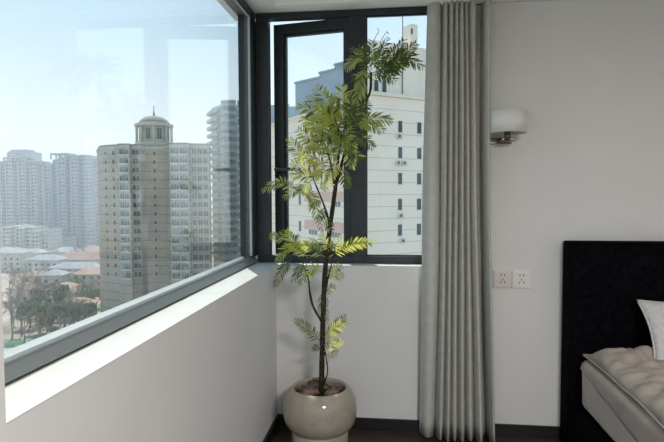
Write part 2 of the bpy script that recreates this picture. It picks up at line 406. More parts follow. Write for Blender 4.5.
def cushion(name, W, H, T, pinch, parent, m_, seed=0, wrinkle=0.012, pipe=None, n=36, flat=1.0):
    """a stuffed square: two bulging sheets that meet in a seam, corners drawn out to points"""
    b = MB(); vs = []; fs = []
    def P(u, v, sgn):
        ex = 1-pinch*(1-abs(v)**2.0)*abs(u)**3; ey = 1-pinch*(1-abs(u)**2.0)*abs(v)**3
        x = u*W/2*ex; y = v*H/2*ey
        th = ((1-abs(u)**2.6)*(1-abs(v)**2.6))**0.5
        z = T/2*th*(1 if sgn > 0 else -flat)
        q = Vector((x*9+seed*7, y*9, sgn*2))
        # creases that radiate from the seam and shallow dents
        z += (1 if sgn > 0 else flat)*th**0.5*wrinkle*(noise.noise(Vector((x*5+seed, y*5, 1)))*1.6+abs(noise.noise(Vector((x*16+y*9+seed, y*7-x*5, sgn))))*1.3)
        zz = 0.01*noise.noise(Vector((x*4, y*4, seed+9)))
        return Vector((x, y, z+zz))
    for sgn in (1, -1):
        base = len(vs)
        for j in range(n+1):
            for i in range(n+1): vs.append(P(-1+2*i/n, -1+2*j/n, sgn))
        for j in range(n):
            for i in range(n):
                a = base+j*(n+1)+i; f = (a, a+1, a+n+2, a+n+1); fs.append(f if sgn > 0 else f[::-1])
    b.add(vs, fs)
    me = bpy.data.meshes.new(name); me.from_pydata([tuple(v) for v in vs], [], fs)
    bm = bmesh.new(); bm.from_mesh(me); bmesh.ops.remove_doubles(bm, verts=bm.verts, dist=0.0005); bm.to_mesh(me); bm.free()
    me.shade_smooth(); me.materials.append(m_)
    o = bpy.data.objects.new(name, me); link(o, parent)
    if pipe:
        pts = [P(-1+2*i/n, -1, 1) for i in range(n)]+[P(1, -1+2*i/n, 1) for i in range(n)]+[P(1-2*i/n, 1, 1) for i in range(n)]+[P(-1, 1-2*i/n, 1) for i in range(n+1)]
        pb = MB(); pb.tube(pts, 0.005, 6); pb.build('piping', pipe, o, smooth=True)
    return o
p1 = cushion('pillow', 0.66, 0.98, 0.165, 0.035, None, M_velvet, 3, 0.040, M_pipe, n=56, flat=0.10)
p1.location = (2.03, -0.675, 0.537); p1.rotation_euler = (0, R(1.0), R(-1.0))
tag(p1, 'creased taupe pillow with piped seam lying flat on the mattress', 'pillow')
# white cushion: its top left corner and the directions of its top and left edges
Cc = Vector((1.925, -0.235, 0.850)); e1 = Vector((1, -0.06, 0.0)).normalized(); e2 = Vector((0.10, -0.17, -0.20)); e2 = (e2-e1*e2.dot(e1)*0.6).normalized()
nn_ = e1.cross(-e2).normalized(); e2o = nn_.cross(e1)
p2 = cushion('cushion', 0.56, 0.36, 0.10, 0.09, None, M_white, 8, 0.006, M_white, flat=0.7)
Mx = Matrix((e1, -e2, nn_)).transposed().to_4x4(); Mx.translation = Cc+e1*0.28+e2*0.18; 
p2.rotation_euler = Matrix((e1, nn_.cross(e1), nn_)).transposed().to_euler(); p2.location = Mx.translation
tag(p2, 'white textured cushion leaning against the black headboard', 'cushion')
# taupe under-sheet: lies on the mattress and hangs lower over its side towards the foot
b = MB(); vs = []; fs = []; ny_ = 60; sec = 14
for j_ in range(ny_+1):
    y = -0.22-1.7*j_/ny_; drop = 0.012+0.125*min(1, (j_/ny_)*1.7)+0.002*math.sin(y*23)
    for k_ in range(sec+1):
        if k_ <= 7: x = 2.1-(2.1-1.722)*k_/7; z = 0.5215
        elif k_ <= 10: a = math.pi/2*(k_-7)/3; x = 1.722-0.030*math.sin(a); z = 0.5215-0.030*(1-math.cos(a))
        else: x = 1.691-0.004*(k_-10)/4; z = 0.4915-drop*(k_-10)/4
        nn2 = noise.noise(Vector((x*8, y*7, z*9)))
        vs.append((x-0.004*abs(nn2) if k_ > 8 else x, y, z+(0.003*abs(nn2) if k_ <= 8 else 0)))
for j_ in range(ny_):
    for k_ in range(sec): a = j_*(sec+1)+k_; fs.append((a, a+1, a+sec+2, a+sec+1))
b.add(vs, fs); o = b.build('bed_sheet', M_velvet, None, smooth=True); q = o.modifiers.new('solid', 'SOLIDIFY'); q.thickness = 0.003; q.offset = 1
tag(o, 'taupe sheet under the pillow hanging over the side of the mattress', 'sheet')

# ------------------------------------------------------------------ potted plant
M_pot = noisy(mat('greige_ceramic', (0.36, 0.34, 0.29), 0.09, 0.6), (0.33, 0.305, 0.245), (0.38, 0.35, 0.285), 25)
M_soil = noisy(mat('dark_soil', (0.03, 0.02, 0.015), 0.95, 0.1), (0.015, 0.01, 0.008), (0.05, 0.035, 0.028), 40, bump=1, bscale=60, bdist=0.01)
M_bark = noisy(mat('plant_bark', (0.05, 0.035, 0.022), 0.8, 0.2), (0.018, 0.013, 0.010), (0.055, 0.040, 0.026), 60, bump=0.6, bscale=80)
M_stone = noisy(mat('brown_bark_chunk', (0.20, 0.13, 0.10), 0.6, 0.3), (0.06, 0.035, 0.027), (0.30, 0.20, 0.16), 14, bump=0.8, bscale=30, bdist=0.006)
M_leafs = [thin_mat('frond_green', (0.10, 0.145, 0.035), (0.18, 0.23, 0.065), 0.52, (0.86, 0.88, 0.30), 8),
           thin_mat('frond_dark', (0.040, 0.062, 0.020), (0.075, 0.105, 0.035), 0.32, (0.30, 0.40, 0.08), 8),
           thin_mat('frond_yellow', (0.22, 0.27, 0.05), (0.32, 0.36, 0.09), 0.55, (0.95, 0.92, 0.20), 8)]
PX, PY = 0.312, -0.35
pl = tag(empty('potted_plant', (PX, PY, 0)), 'tall feathery green plant in a bulbous greige ceramic pot', 'potted plant')
b = MB()
prof = [(0.0, 0.0), (0.146, 0.0), (0.151, 0.006), (0.151, 0.149)]
bulb = [(0.150, 0.150), (0.158, 0.158), (0.174, 0.172), (0.188, 0.195), (0.196, 0.225), (0.199, 0.260), (0.196, 0.295), (0.187, 0.328), (0.173, 0.353), (0.160, 0.368), (0.150, 0.376), (0.143, 0.377), (0.138, 0.370), (0.137, 0.355), (0.140, 0.33), (0.15, 0.29), (0.0, 0.285)]
b.lathe(prof+bulb, (0, 0, 0), 64); b.build('pot', M_pot, pl, smooth=True)
b = MB(); b.lathe([(0.0, 0.345), (0.05, 0.343), (0.10, 0.338), (0.139, 0.332), (0.139, 0.30), (0, 0.30)], (0, 0, 0), 40); so2 = b.build('soil', M_soil, pl, smooth=True)
def rock(name, c, s, rot, seed, m_):
    bm = bmesh.new(); bmesh.ops.create_icosphere(bm, subdivisions=3, radius=1)
    for v in bm.verts:
        f = 1+0.55*noise.noise(v.co*1.6+Vector((seed, 0, 0)))+0.25*noise.noise(v.co*4+Vector((0, seed, 0)))
        v.co = Vector((v.co.x*s[0], v.co.y*s[1], v.co.z*s[2]))*f
    me = bpy.data.meshes.new(name); bm.to_mesh(me); bm.free(); me.shade_smooth(); me.materials.append(m_)
    o = link(bpy.data.objects.new(name, me)); o.location = c; o.rotation_euler = rot; return o
for (dx, dy, dz, s, rz, lab) in ((-0.060, -0.02, 0.358, (0.058, 0.042, 0.024), 0.5, 'large reddish brown bark chunk left of the trunk in the pot'),
                                 (0.072, -0.01, 0.355, (0.040, 0.050, 0.022), -0.6, 'brown bark chunk right of the trunk in the pot'),
                                 (-0.02, 0.075, 0.356, (0.050, 0.030, 0.022), 0.1, 'brown bark chunk behind the trunk in the pot')):
    tag(rock('bark_chunk', (PX+dx, PY+dy, dz), s, (0.25, 0.2*(1 if dx < 0 else -1), rz), dx*50, M_stone), lab, 'bark', 'bark chunks in the pot')

def loc(p): return Vector(p)-Vector((PX, PY, 0))
def path(pts, n=5):
    """smooth a polyline with Catmull-Rom"""
    P = [Vector(p) for p in pts]; P = [P[0]*2-P[1]]+P+[P[-1]*2-P[-2]]; out = []
    for i in range(1, len(P)-2):
        for k in range(n):
            t = k/n; a, b_, c, d = P[i-1:i+3]
            out.append(0.5*((2*b_)+(c-a)*t+(2*a-5*b_+4*c-d)*t*t+(3*b_-a-3*c+d)*t**3))
    out.append(P[-2]); return out
def stem(pts, r0, r1, name):
    w_ = path([loc(at(x, y, Y)) for x, y, Y in pts]); n = len(w_)
    b = MB(); b.tube(w_, [r0+(r1-r0)*i/(n-1)*1.0+0.0012*random.uniform(-1, 1) for i in range(n)], 8)
    return b.build(name, M_bark, pl, smooth=True)
stem([(321.5, 392, PY), (322, 360, -.35), (323, 320, -.35), (324, 290, -.35), (326.5, 255, -.35), (331, 220, -.35), (334, 198, -.35), (336.5, 180, -.35)], 0.0165, 0.0115, 'trunk')
stem([(336.5, 182, -.35), (343, 160, -.34), (350, 135, -.33), (362, 108, -.33), (370, 92, -.34), (371, 72, -.35)], 0.0105, 0.006, 'branch')
stem([(336.5, 182, -.35), (338, 160, -.36), (341, 140, -.38), (336, 120, -.4)], 0.008, 0.004, 'branch')
stem([(335, 190, -.35), (331, 165, -.36), (325, 145, -.39), (318, 130, -.42)], 0.008, 0.0035, 'branch')
stem([(330, 226, -.35), (325, 208, -.36), (317, 188, -.38), (309, 168, -.41)], 0.007, 0.003, 'branch')
stem([(322, 322, -.35), (313, 306, -.36), (309.5, 290, -.37), (308, 277, -.37), (302, 262, -.38)], 0.007, 0.003, 'branch')
stem([(325, 292, -.35), (330, 270, -.36), (335, 250, -.38)], 0.006, 0.003, 'branch')
stem([(323, 386, -.38), (327.5, 372, -.385), (326, 357, -.37), (324, 345, -.35)], 0.005, 0.003, 'branch')

def frond(A, B, sag, Lf, m_, side, cnt=None, face=None, wd=0.085):
    """a feather leaf: midrib from A to B with two rows of narrow leaflets"""
    A = Vector(A); B = Vector(B); d = B-A; Ln = d.length
    mid_ = (A+B)/2+Vector(sag); ctrl = [A, mid_, B]
    sp = path(ctrl, 8); n = len(sp)
    b = MB(); b.tube([loc(p) for p in sp], [0.0022*(1-0.75*i/(n-1)) for i in range(n)], 5)
    view = face if face is not None else Vector((0.1, -1, 0.35)).normalized()
    cnt = cnt or max(8, int(Ln/0.0135))
    for i in range(cnt):
        t = 0.14+0.86*(i+0.5)/cnt; f = t*(n-1); k = min(int(f), n-2); p = sp[k].lerp(sp[k+1], f-k)
        tg = (sp[k+1]-sp[k]).normalized(); sd_ = tg.cross(view).normalized()
        prof_ = math.sin(math.pi*min(1, 0.16+t*0.80))**0.6
        for s in (-1, 1):
            l_ = 1.36*Lf*prof_*random.uniform(0.85, 1.12)
            ang = R(62-26*t+random.uniform(-8, 8))
            dr = (tg*math.cos(ang)+sd_*s*math.sin(ang)+view*random.uniform(-0.25, 0.25)+Vector((0, 0, -0.12))).normalized()
            nr = dr.cross(sd_.cross(tg)+Vector((random.uniform(-.3, .3), 0, random.uniform(-.3, .3)))).normalized()
            q = loc(p); wl = l_*wd
            b.add([q, q+dr*l_*0.3+nr*wl, q+dr*l_*0.72+nr*wl*0.8+Vector((0, 0, -0.04*l_)), q+dr*l_+Vector((0, 0, -0.10*l_)), q+dr*l_*0.72-nr*wl*0.8+Vector((0, 0, -0.04*l_)), q+dr*l_*0.3-nr*wl],
                  [(0, 1, 5), (1, 2, 4, 5), (2, 3, 4)])
    me = bpy.data.meshes.new('frond'); me.from_pydata(b.v, [], b.f); me.materials.append(m_); me.materials.append(M_leafs[1] if m_ is not M_leafs[1] else M_leafs[0]); me.shade_smooth()
    nb_ = len(b.f)-3*2*cnt; mi = [0]*len(b.f)
    for i in range(2*cnt):
        if random.random() < 0.16: mi[nb_+3*i:nb_+3*i+3] = [1, 1, 1]
    me.polygons.foreach_set('material_index', mi)
    return link(bpy.data.objects.new('frond', me), pl)
G, D, Yl = 0, 1, 2
EXTRA = [(338, 128, 322, 106, -.40, -.46, .042, Yl, 0), (332, 136, 312, 128, -.40, -.34, .042, Yl, 0), (340, 140, 330, 122, -.38, -.32, .042, G, 0), (345, 142, 333, 134, -.36, -.44, .040, G, 0),
 (350, 128, 368, 116, -.36, -.30, .042, G, -2), (342, 148, 326, 158, -.38, -.44, .040, G, 0), (328, 150, 314, 150, -.40, -.46, .040, Yl, 0), (324, 168, 312, 178, -.41, -.46, .036, Yl, 0),
 (347, 120, 330, 96, -.36, -.42, .045, G, 1), (350, 120, 352, 92, -.35, -.40, .045, D, 0), (343, 156, 352, 142, -.36, -.30, .04, D, 0), (330, 172, 322, 186, -.38, -.30, .036, G, 0),
 (340, 130, 318, 118, -.38, -.46, .045, Yl, -2), (355, 118, 370, 104, -.35, -.40, .040, D, -1), (325, 145, 306, 150, -.40, -.32, .040, G, -1), (318, 160, 300, 152, -.41, -.36, .038, Yl, -1)]
FR = [  # photo x,y of base and tip, depths, leaflet length (m), tone, sag (px)
 (375, 76, 416, 43, -.35, -.38, .055, D, 3), (376, 70, 404, 40, -.35, -.30, .050, D, 2), (384, 64, 423, 67, -.38, -.42, .050, D, -8),
 (370, 76, 396, 81, -.36, -.44, .045, D, -4), (371, 74, 399, 66, -.36, -.34, .045, D, -2), (369, 58, 345, 69, -.35, -.36, .045, G, -5),
 (372, 60, 352, 48, -.35, -.30, .04, D, -4), (366, 66, 358, 92, -.36, -.40, .04, G, -1), (371, 70, 372, 41, -.35, -.33, .045, D, 0),
 (374, 68, 388, 38, -.36, -.40, .045, D, 0), (370, 66, 384, 50, -.36, -.38, .045, G, 2), (364, 76, 355, 104, -.36, -.38, .042, G, 0),
 (370, 72, 360, 50, -.36, -.38, .04, D, 0), (373, 80, 352, 78, -.35, -.3, .04, D, -3), (378, 72, 408, 56, -.36, -.40, .045, D, 3),
 (340, 119, 316, 86, -.38, -.42, .050, G, 1), (331, 125, 298, 105, -.40, -.44, .050, G, -3), (344, 115, 341, 84, -.38, -.36, .045, Yl, 0),
 (331, 132, 301, 119, -.40, -.40, .045, Yl, -2), (345, 124, 308, 96, -.38, -.34, .05, G, 2), (352, 127, 392, 120, -.36, -.40, .05, G, -4),
 (354, 124, 384, 131, -.36, -.42, .042, G, -3), (348, 130, 360, 102, -.36, -.38, .05, D, 1), (350, 130, 342, 110, -.36, -.32, .045, G, 0),
 (353, 135, 336, 152, -.36, -.42, .045, G, -2), (350, 132, 374, 148, -.36, -.40, .042, D, -2), (349, 138, 352, 168, -.36, -.40, .042, G, 0),
 (346, 135, 318, 141, -.36, -.42, .05, G, -4), (308, 161, 288, 138, -.42, -.44, .042, Yl, 1), (318, 148, 298, 129, -.42, -.44, .045, Yl, -1),
 (312, 174, 292, 162, -.42, -.40, .042, Yl, -1), (318, 180, 290, 175, -.42, -.46, .042, Yl, -2), (326, 152, 304, 140, -.40, -.36, .045, G, -2),
 (326, 166, 306, 159, -.40, -.44, .042, Yl, -2), (334, 150, 317, 132, -.40, -.44, .045, G, 0), (330, 141, 325, 112, -.40, -.42, .045, G, 0),
 (337, 132, 330, 104, -.39, -.44, .045, Yl, 0), (338, 150, 352, 128, -.36, -.40, .045, G, 0), (328, 160, 336, 132, -.38, -.42, .04, G, 0),
 (338, 160, 330, 176, -.38, -.44, .038, G, 0), (345, 152, 362, 158, -.35, -.40, .04, D, -1), (340, 145, 356, 146, -.36, -.30, .04, D, -1),
 (336, 140, 348, 116, -.38, -.30, .045, D, 0), (322, 138, 310, 112, -.41, -.36, .045, Yl, 0), (341, 165, 348, 188, -.35, -.40, .038, D, 0),
 (298, 190, 262, 190, -.41, -.38, .042, G, -7), (312, 176, 324, 160, -.41, -.44, .04, Yl, 1), (310, 190, 284, 198, -.41, -.44, .036, G, -4),
 (302, 193, 322, 232, -.41, -.42, .042, G, -12), (318, 190, 332, 176, -.38, -.42, .038, Yl, 1), (322, 200, 309, 208, -.37, -.44, .035, G, -2),
 (312, 180, 300, 192, -.41, -.44, .036, G, 0), (325, 205, 318, 222, -.36, -.42, .032, D, 0), (322, 212, 332, 232, -.35, -.40, .030, D, 0),
 (302, 250, 270, 236, -.38, -.36, .040, G, -5), (298, 246, 276, 262, -.38, -.40, .036, Yl, -5), (303, 257, 286, 230, -.38, -.42, .040, Yl, 0),
 (308, 258, 290, 243, -.38, -.34, .036, G, -2), (292, 258, 274, 288, -.36, -.32, .034, D, -3), (305, 262, 292, 282, -.38, -.40, .036, D, -2),
 (307, 262, 301, 284, -.38, -.42, .032, D, 0), (322, 272, 306, 276, -.38, -.46, .038, Yl, -4), (326, 258, 302, 244, -.36, -.42, .038, G, -2),
 (328, 258, 375, 242, -.37, -.42, .036, Yl, -5), (329, 252, 320, 234, -.36, -.42, .034, Yl, 0), (328, 252, 342, 238, -.36, -.40, .036, G, 0),
 (326, 276, 342, 266, -.36, -.42, .034, G, -1), (327, 280, 344, 276, -.36, -.42, .030, G, -2), (323, 294, 336, 286, -.35, -.40, .026, D, -1),
 (323, 243, 298, 250, -.36, -.40, .036, Yl, -3), (324, 283, 327, 306, -.36, -.38, .022, D, 1), (323, 290, 319, 316, -.36, -.38, .022, D, -1),
 (325, 300, 327, 324, -.36, -.38, .020, D, 1), (322, 343, 295, 319, -.36, -.40, .032, D, -2), (324, 337, 347, 322, -.38, -.44, .034, Yl, -2),
 (325, 334, 346, 315, -.35, -.33, .028, D, 0), (324, 352, 343, 340, -.38, -.44, .032, Yl, -1), (324, 358, 338, 352, -.38, -.44, .028, Yl, -1),
 (322, 350, 313, 346, -.36, -.40, .026, D, 0), (324, 345, 338, 330, -.37, -.42, .028, G, 0)]
for (x0, y0, x1, y1, d0, d1, lf, tone, sg) in FR+EXTRA:
    A = at(x0, y0, d0); B = at(x1, y1, d1)
    frond(A, B, (0, random.uniform(-.01, .01), -sg*0.006), lf, M_leafs[tone], 0,
          face=Vector((random.uniform(-.5, .5), -1, random.uniform(0, .9))).normalized())
b = MB()
for pts in ([(372, 45, -.35), (376, 36, -.36), (379, 31, -.36), (377, 28, -.37)], [(380, 42, -.35), (386, 33, -.36), (389, 34, -.37), (386, 31, -.37)]):
    b.tube(path([loc(at(*p)) for p in pts]), 0.0016, 5)
b.build('tendril', M_leafs[0], pl, smooth=True)

#OUTSIDE
# ------------------------------------------------------------------ the city outside the windows
GZ = -48.0
M_ground = noisy(mat('city_ground', (0.2, 0.2, 0.17), 0.95, 0.1), (0.24, 0.20, 0.16), (0.50, 0.43, 0.36), 0.05, 8)
M_lawn = noisy(mat('planted_strip', (0.12, 0.2, 0.1), 0.95, 0.1), (0.09, 0.17, 0.10), (0.20, 0.30, 0.20), 0.2, 6)
M_road = mat('pale_path', (0.45, 0.44, 0.42), 0.9, 0.1)
bx('ground', M_ground, (-900, 700, 25, 1500, GZ-2, GZ), kind='structure')
M_cglass = noisy(mat('city_window_glass', (0.07, 0.09, 0.10), 0.12, 0.6), (0.02, 0.026, 0.03), (0.08, 0.10, 0.11), 0.25, 3, lo=0.45, hi=0.55)
M_cglass2 = noisy(mat('bay_window_glass', (0.25, 0.30, 0.32), 0.15, 0.6), (0.03, 0.04, 0.045), (0.26, 0.31, 0.33), 0.35, 3, lo=0.42, hi=0.58)
M_cframe = mat('pale_window_surround', (0.62, 0.61, 0.57), 0.7, 0.2)
M_unit = mat('air_conditioner_white', (0.60, 0.60, 0.58), 0.6, 0.3)
M_dark = mat('dark_metal', (0.08, 0.08, 0.085), 0.6, 0.3)

_cache = {}
def win_mesh(W, H, kind, fm, gm):
    key = (round(W, 2), round(H, 2), kind, fm.name, gm.name)
    if key in _cache: return _cache[key]
    b = MB(); f = 0.09
    b.box(-W/2-f, W/2+f, -0.12, 0.05, -f*1.6, 0); b.box(-W/2-f, W/2+f, -0.08, 0.05, H, H+f)
    b.box(-W/2-f, -W/2, -0.08, 0.05, 0, H); b.box(W/2, W/2+f, -0.08, 0.05, 0, H)
    nm = max(1, int(round(W/0.9)))
    for i in range(1, nm): b.box(-W/2+W*i/nm-0.035, -W/2+W*i/nm+0.035, -0.06, 0.03, 0, H)
    if kind == 'bay': b.box(-W/2-f, W/2+f, -0.35, 0.05, -0.55, -0.05)
    g = MB(); g.box(-W/2, W/2, -0.02, 0.03, 0, H)
    def me(mb, nme, m_):
        o = mb.build(nme, m_); md = o.data; bpy.data.objects.remove(o); return md, mb
    _cache[key] = (me(b, 'window_frame', fm), me(g, 'pane', gm)); return _cache[key]
def windows(parent, spots, cap=98):
    """spots: (point, wall direction, width, height, kind, frame material, glass material), nearest first"""
    rest_f = {}; rest_g = {}
    for i, (P, u, W, H, kind, fm, gm) in enumerate(spots):
        u = Vector((u[0], u[1], 0)).normalized(); n_ = Vector((u.y, -u.x, 0))     # n_ points out of the wall
        Mx = Matrix((u, -n_, Vector((0, 0, 1)))).transposed().to_4x4(); Mx.translation = Vector(P)
        (fd, fb), (gd, gb) = win_mesh(W, H, kind, fm, gm)
        if i < cap:
            o = link(bpy.data.objects.new('window', fd), parent); o.matrix_basis = Matrix.Translation(-parent.location) @ Mx
            link(bpy.data.objects.new('pane', gd), o)
        else:
            a = rest_f.setdefault(fm.name, (MB(), fm))[0]; a.add([Mx @ Vector(v)-parent.location for v in fb.v], fb.f)
            a = rest_g.setdefault(gm.name, (MB(), gm))[0]; a.add([Mx @ Vector(v)-parent.location for v in gb.v], gb.f)
    for q, (a, m_) in rest_f.items(): a.build('window', m_, parent, kind='stuff')
    for q, (a, m_) in rest_g.items(): a.build('pane', m_, parent, kind='stuff')
def V2(p): return Vector((p[0], p[1], 0))
def prism_part(name, poly, z0, z1, m_, parent, kind=None):
    b = MB(); b.prism([(p[0]-parent.location.x, p[1]-parent.location.y) for p in poly], z0-parent.location.z, z1-parent.location.z)
    return b.build(name, m_, parent, kind=kind)

# --- the tall beige tower with a cupola
MT = tower_mat('beige_stone_facing', (0.38, 0.325, 0.26), (0.46, 0.40, 0.325), (0.15, 0.13, 0.11), 3.3, 19.0, 0.07)
MTr = mat('beige_cornice', (0.50, 0.48, 0.43), 0.8, 0.2)
bt = tag(empty('apartment_tower', Vector((at(150, 195, 195).x, 195, GZ))), 'tall beige stone apartment tower crowned by a domed cupola', 'building')
fp = [(98, 205), (99.5, 195), (104, 192), (117.5, 190), (118.5, 187), (130.5, 187), (131.5, 190), (141, 190.5), (146, 193), (156, 194), (165.5, 194), (169, 190.5), (170, 187), (189, 187), (190, 190), (209.5, 192), (211, 200)]
poly = [at(px, 195, Y) for px, Y in fp]+[at(211, 195, 222), at(100, 195, 222)]
TZ = 19.2
prism_part('wall', poly, GZ, TZ, MT, bt)
cen = sum((V2(p) for p in poly), Vector())/len(poly)
prism_part('cornice', [cen+(V2(p)-cen)*1.012 for p in poly], TZ, TZ+0.9, MTr, bt)
prism_part('parapet', [cen+(V2(p)-cen)*0.985 for p in poly], TZ+0.9, TZ+1.6, MT, bt)
sp = []
for fl in range(15):
    z = TZ-3.3*fl-2.45
    for (pa, Ya, pb, Yb, px, W, H, kind) in (
        (104, 192, 117.5, 190, 101.5+5, 1.0, 1.5, 'w'), (104, 192, 117.5, 190, 114.2, 1.3, 1.7, 'w'),
        (118.5, 187, 130.5, 187, 124.5, 3.4, 2.1, 'bay'), (131.5, 190, 141, 190.5, 134.6, 1.3, 1.9, 'w'), (131.5, 190, 141, 190.5, 138.2, 1.3, 1.9, 'w'),
        (146, 193, 156, 194, 155.2, 1.0, 1.5, 'w'), (170, 187, 189, 187, 175.2, 2.9, 2.1, 'bay'), (170, 187, 189, 187, 184.2, 2.9, 2.1, 'bay'),
        (190, 190, 209.5, 192, 194.5, 1.6, 2.0, 'w'), (190, 190, 209.5, 192, 200.2, 1.6, 2.0, 'w'), (190, 190, 209.5, 192, 205.8, 1.6, 2.0, 'w')):
        A = at(pa, 195, Ya); B = at(pb, 195, Yb); u = V2(B)-V2(A); t_ = (px-pa)/(pb-pa); P = A.lerp(B, t_)
        sp.append(((P.x, P.y, z), u, W, H, kind, M_cframe, M_cglass2 if kind == 'bay' else M_cglass))
windows(bt, sp)
# cupola
cc = at(155.5, 195, 202); S = 0.36/1.0
ro = lambda r, n=8, a0=22.5: [Vector((cc.x+r*math.cos(R(a0+360*i/n)), cc.y+r*math.sin(R(a0+360*i/n)), 0)) for i in range(n)]
prism_part('cupola_base', ro(7.4), TZ+0.9, TZ+3.2, MTr, bt)
prism_part('cupola_wall', ro(5.8), TZ+3.2, TZ+9.5, MT, bt)
prism_part('cupola_cornice', ro(7.4), TZ+9.4, TZ+10.5, MTr, bt)
for i in range(8):
    a = R(22.5+45*i); p = Vector((6.6*math.cos(a), 6.6*math.sin(a), 0))+V2(cc)
    b = MB(); b.tube([(p.x-bt.location.x, p.y-bt.location.y, TZ+3.2-GZ), (p.x-bt.location.x, p.y-bt.location.y, TZ+9.5-GZ)], 0.5, 8); b.build('column', MTr, bt, smooth=True)
sp = []
for i in range(8):
    a = R(45*i); nrm = Vector((math.cos(a), math.sin(a), 0)); u = Vector((-nrm.y, nrm.x, 0))
    P = V2(cc)+nrm*5.8*math.cos(R(22.5)); sp.append(((P.x, P.y, TZ+4.2), u, 1.9, 4.4, 'w', M_cframe, M_cglass))
windows(bt, sp)
b = MB(); o3 = Vector((cc.x, cc.y, 0))-bt.location
b.lathe([(6.3, TZ+10.4), (6.0, TZ+10.9), (5.4, TZ+11.8), (4.2, TZ+12.8), (2.6, TZ+13.5), (1.0, TZ+13.8), (0, TZ+13.9)], (o3.x, o3.y, o3.z), 16)
b.build('dome', MT, bt, smooth=True)
b = MB(); b.tube([o3+Vector((0, 0, TZ+13.8)), o3+Vector((0, 0, TZ+15.2)), o3+Vector((0, 0, TZ+17.8))], [0.45, 0.2, 0.1], 6); b.build('finial', M_dark, bt)

# --- two banks of far high-rises in the haze, and the lower block in front of them
def slab_tower(px0, px1, Y, ytops, c1, c2, name_label, pitch, dpx=5.5, crown=None, group=None, gl=M_cglass2, base=None, zt_extra=0):
    """a far tower: stepped footprint, ribs of bays, rows of windows, open roof frames"""
    x0 = at(px0, 195, Y).x; x1 = at(px1, 195, Y).x
    t = tag(empty('residential_tower', ((x0+x1)/2, Y, GZ)), name_label, 'building', group)
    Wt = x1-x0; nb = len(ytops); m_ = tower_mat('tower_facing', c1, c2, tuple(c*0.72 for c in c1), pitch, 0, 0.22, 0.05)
    for i, yt in enumerate(ytops):
        a = x0+Wt*i/nb; c = x0+Wt*(i+1)/nb; zt = at((px0+px1)/2, yt, Y).z; dd = (0, 3.0, 1.2, 4.2)[i % 4]
        b = MB(); b.box(a-t.location.x, c-t.location.x, dd, 22, 0, zt-GZ); b.build('wall', m_, t)
        b = MB(); nfl = int((zt-GZ)/pitch); wq = (c-a)
        for k in range(min(nfl, 44)):
            z = zt-GZ-pitch*(k+0.85)
            for f0, f1 in ((0.12, 0.40), (0.60, 0.86)): b.box(a-t.location.x+wq*f0, a-t.location.x+wq*f1, dd-0.15, dd+0.1, z, z+pitch*0.48)
        b.build('window_rows', gl, t, kind='stuff')
        b = MB(); b.box(a-t.location.x-0.3, a-t.location.x+0.9, dd-1.2, dd+1, 0, zt-GZ-2); b.build('rib', m_, t)
    if crown:
        for (ca, cb, yt, yb) in crown:
            a = at(ca, 195, Y).x-t.location.x; c = at(cb, 195, Y).x-t.location.x; zt = at((ca+cb)/2, yt, Y).z-GZ; zb = at((ca+cb)/2, yb, Y).z-GZ
            b = MB(); n_ = max(2, int((c-a)/5))
            b.box(a, c, 0, 14, zt-1.4, zt)
            for i in range(n_+1): q = a+(c-a-1.0)*i/n_; b.box(q, q+1.0, 0, 1.2, zb-2, zt-1.4); b.box(q, q+1.0, 12.8, 14, zb-2, zt-1.4)
            b.build('roof_frame', m_, t)
    return t
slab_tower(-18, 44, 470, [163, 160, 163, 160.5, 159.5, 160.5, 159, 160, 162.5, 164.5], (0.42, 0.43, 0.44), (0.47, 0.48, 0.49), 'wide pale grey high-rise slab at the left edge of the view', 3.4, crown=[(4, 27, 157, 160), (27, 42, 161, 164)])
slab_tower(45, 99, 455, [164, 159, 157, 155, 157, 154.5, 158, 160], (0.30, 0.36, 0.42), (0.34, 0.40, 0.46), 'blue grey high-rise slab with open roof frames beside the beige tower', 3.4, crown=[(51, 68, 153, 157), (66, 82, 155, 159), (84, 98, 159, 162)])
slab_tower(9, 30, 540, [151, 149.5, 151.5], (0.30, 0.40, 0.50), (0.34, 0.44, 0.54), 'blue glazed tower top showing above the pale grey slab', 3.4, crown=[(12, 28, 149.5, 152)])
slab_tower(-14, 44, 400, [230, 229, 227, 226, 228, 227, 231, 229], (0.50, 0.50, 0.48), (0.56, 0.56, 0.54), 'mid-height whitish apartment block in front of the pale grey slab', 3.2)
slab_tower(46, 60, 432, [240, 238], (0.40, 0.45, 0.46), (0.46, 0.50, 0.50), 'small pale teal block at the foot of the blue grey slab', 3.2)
slab_tower(218, 258, 420, [180, 176, 182, 185], (0.40, 0.42, 0.42), (0.45, 0.46, 0.46), 'distant grey tower showing behind the balconied tower', 3.4)

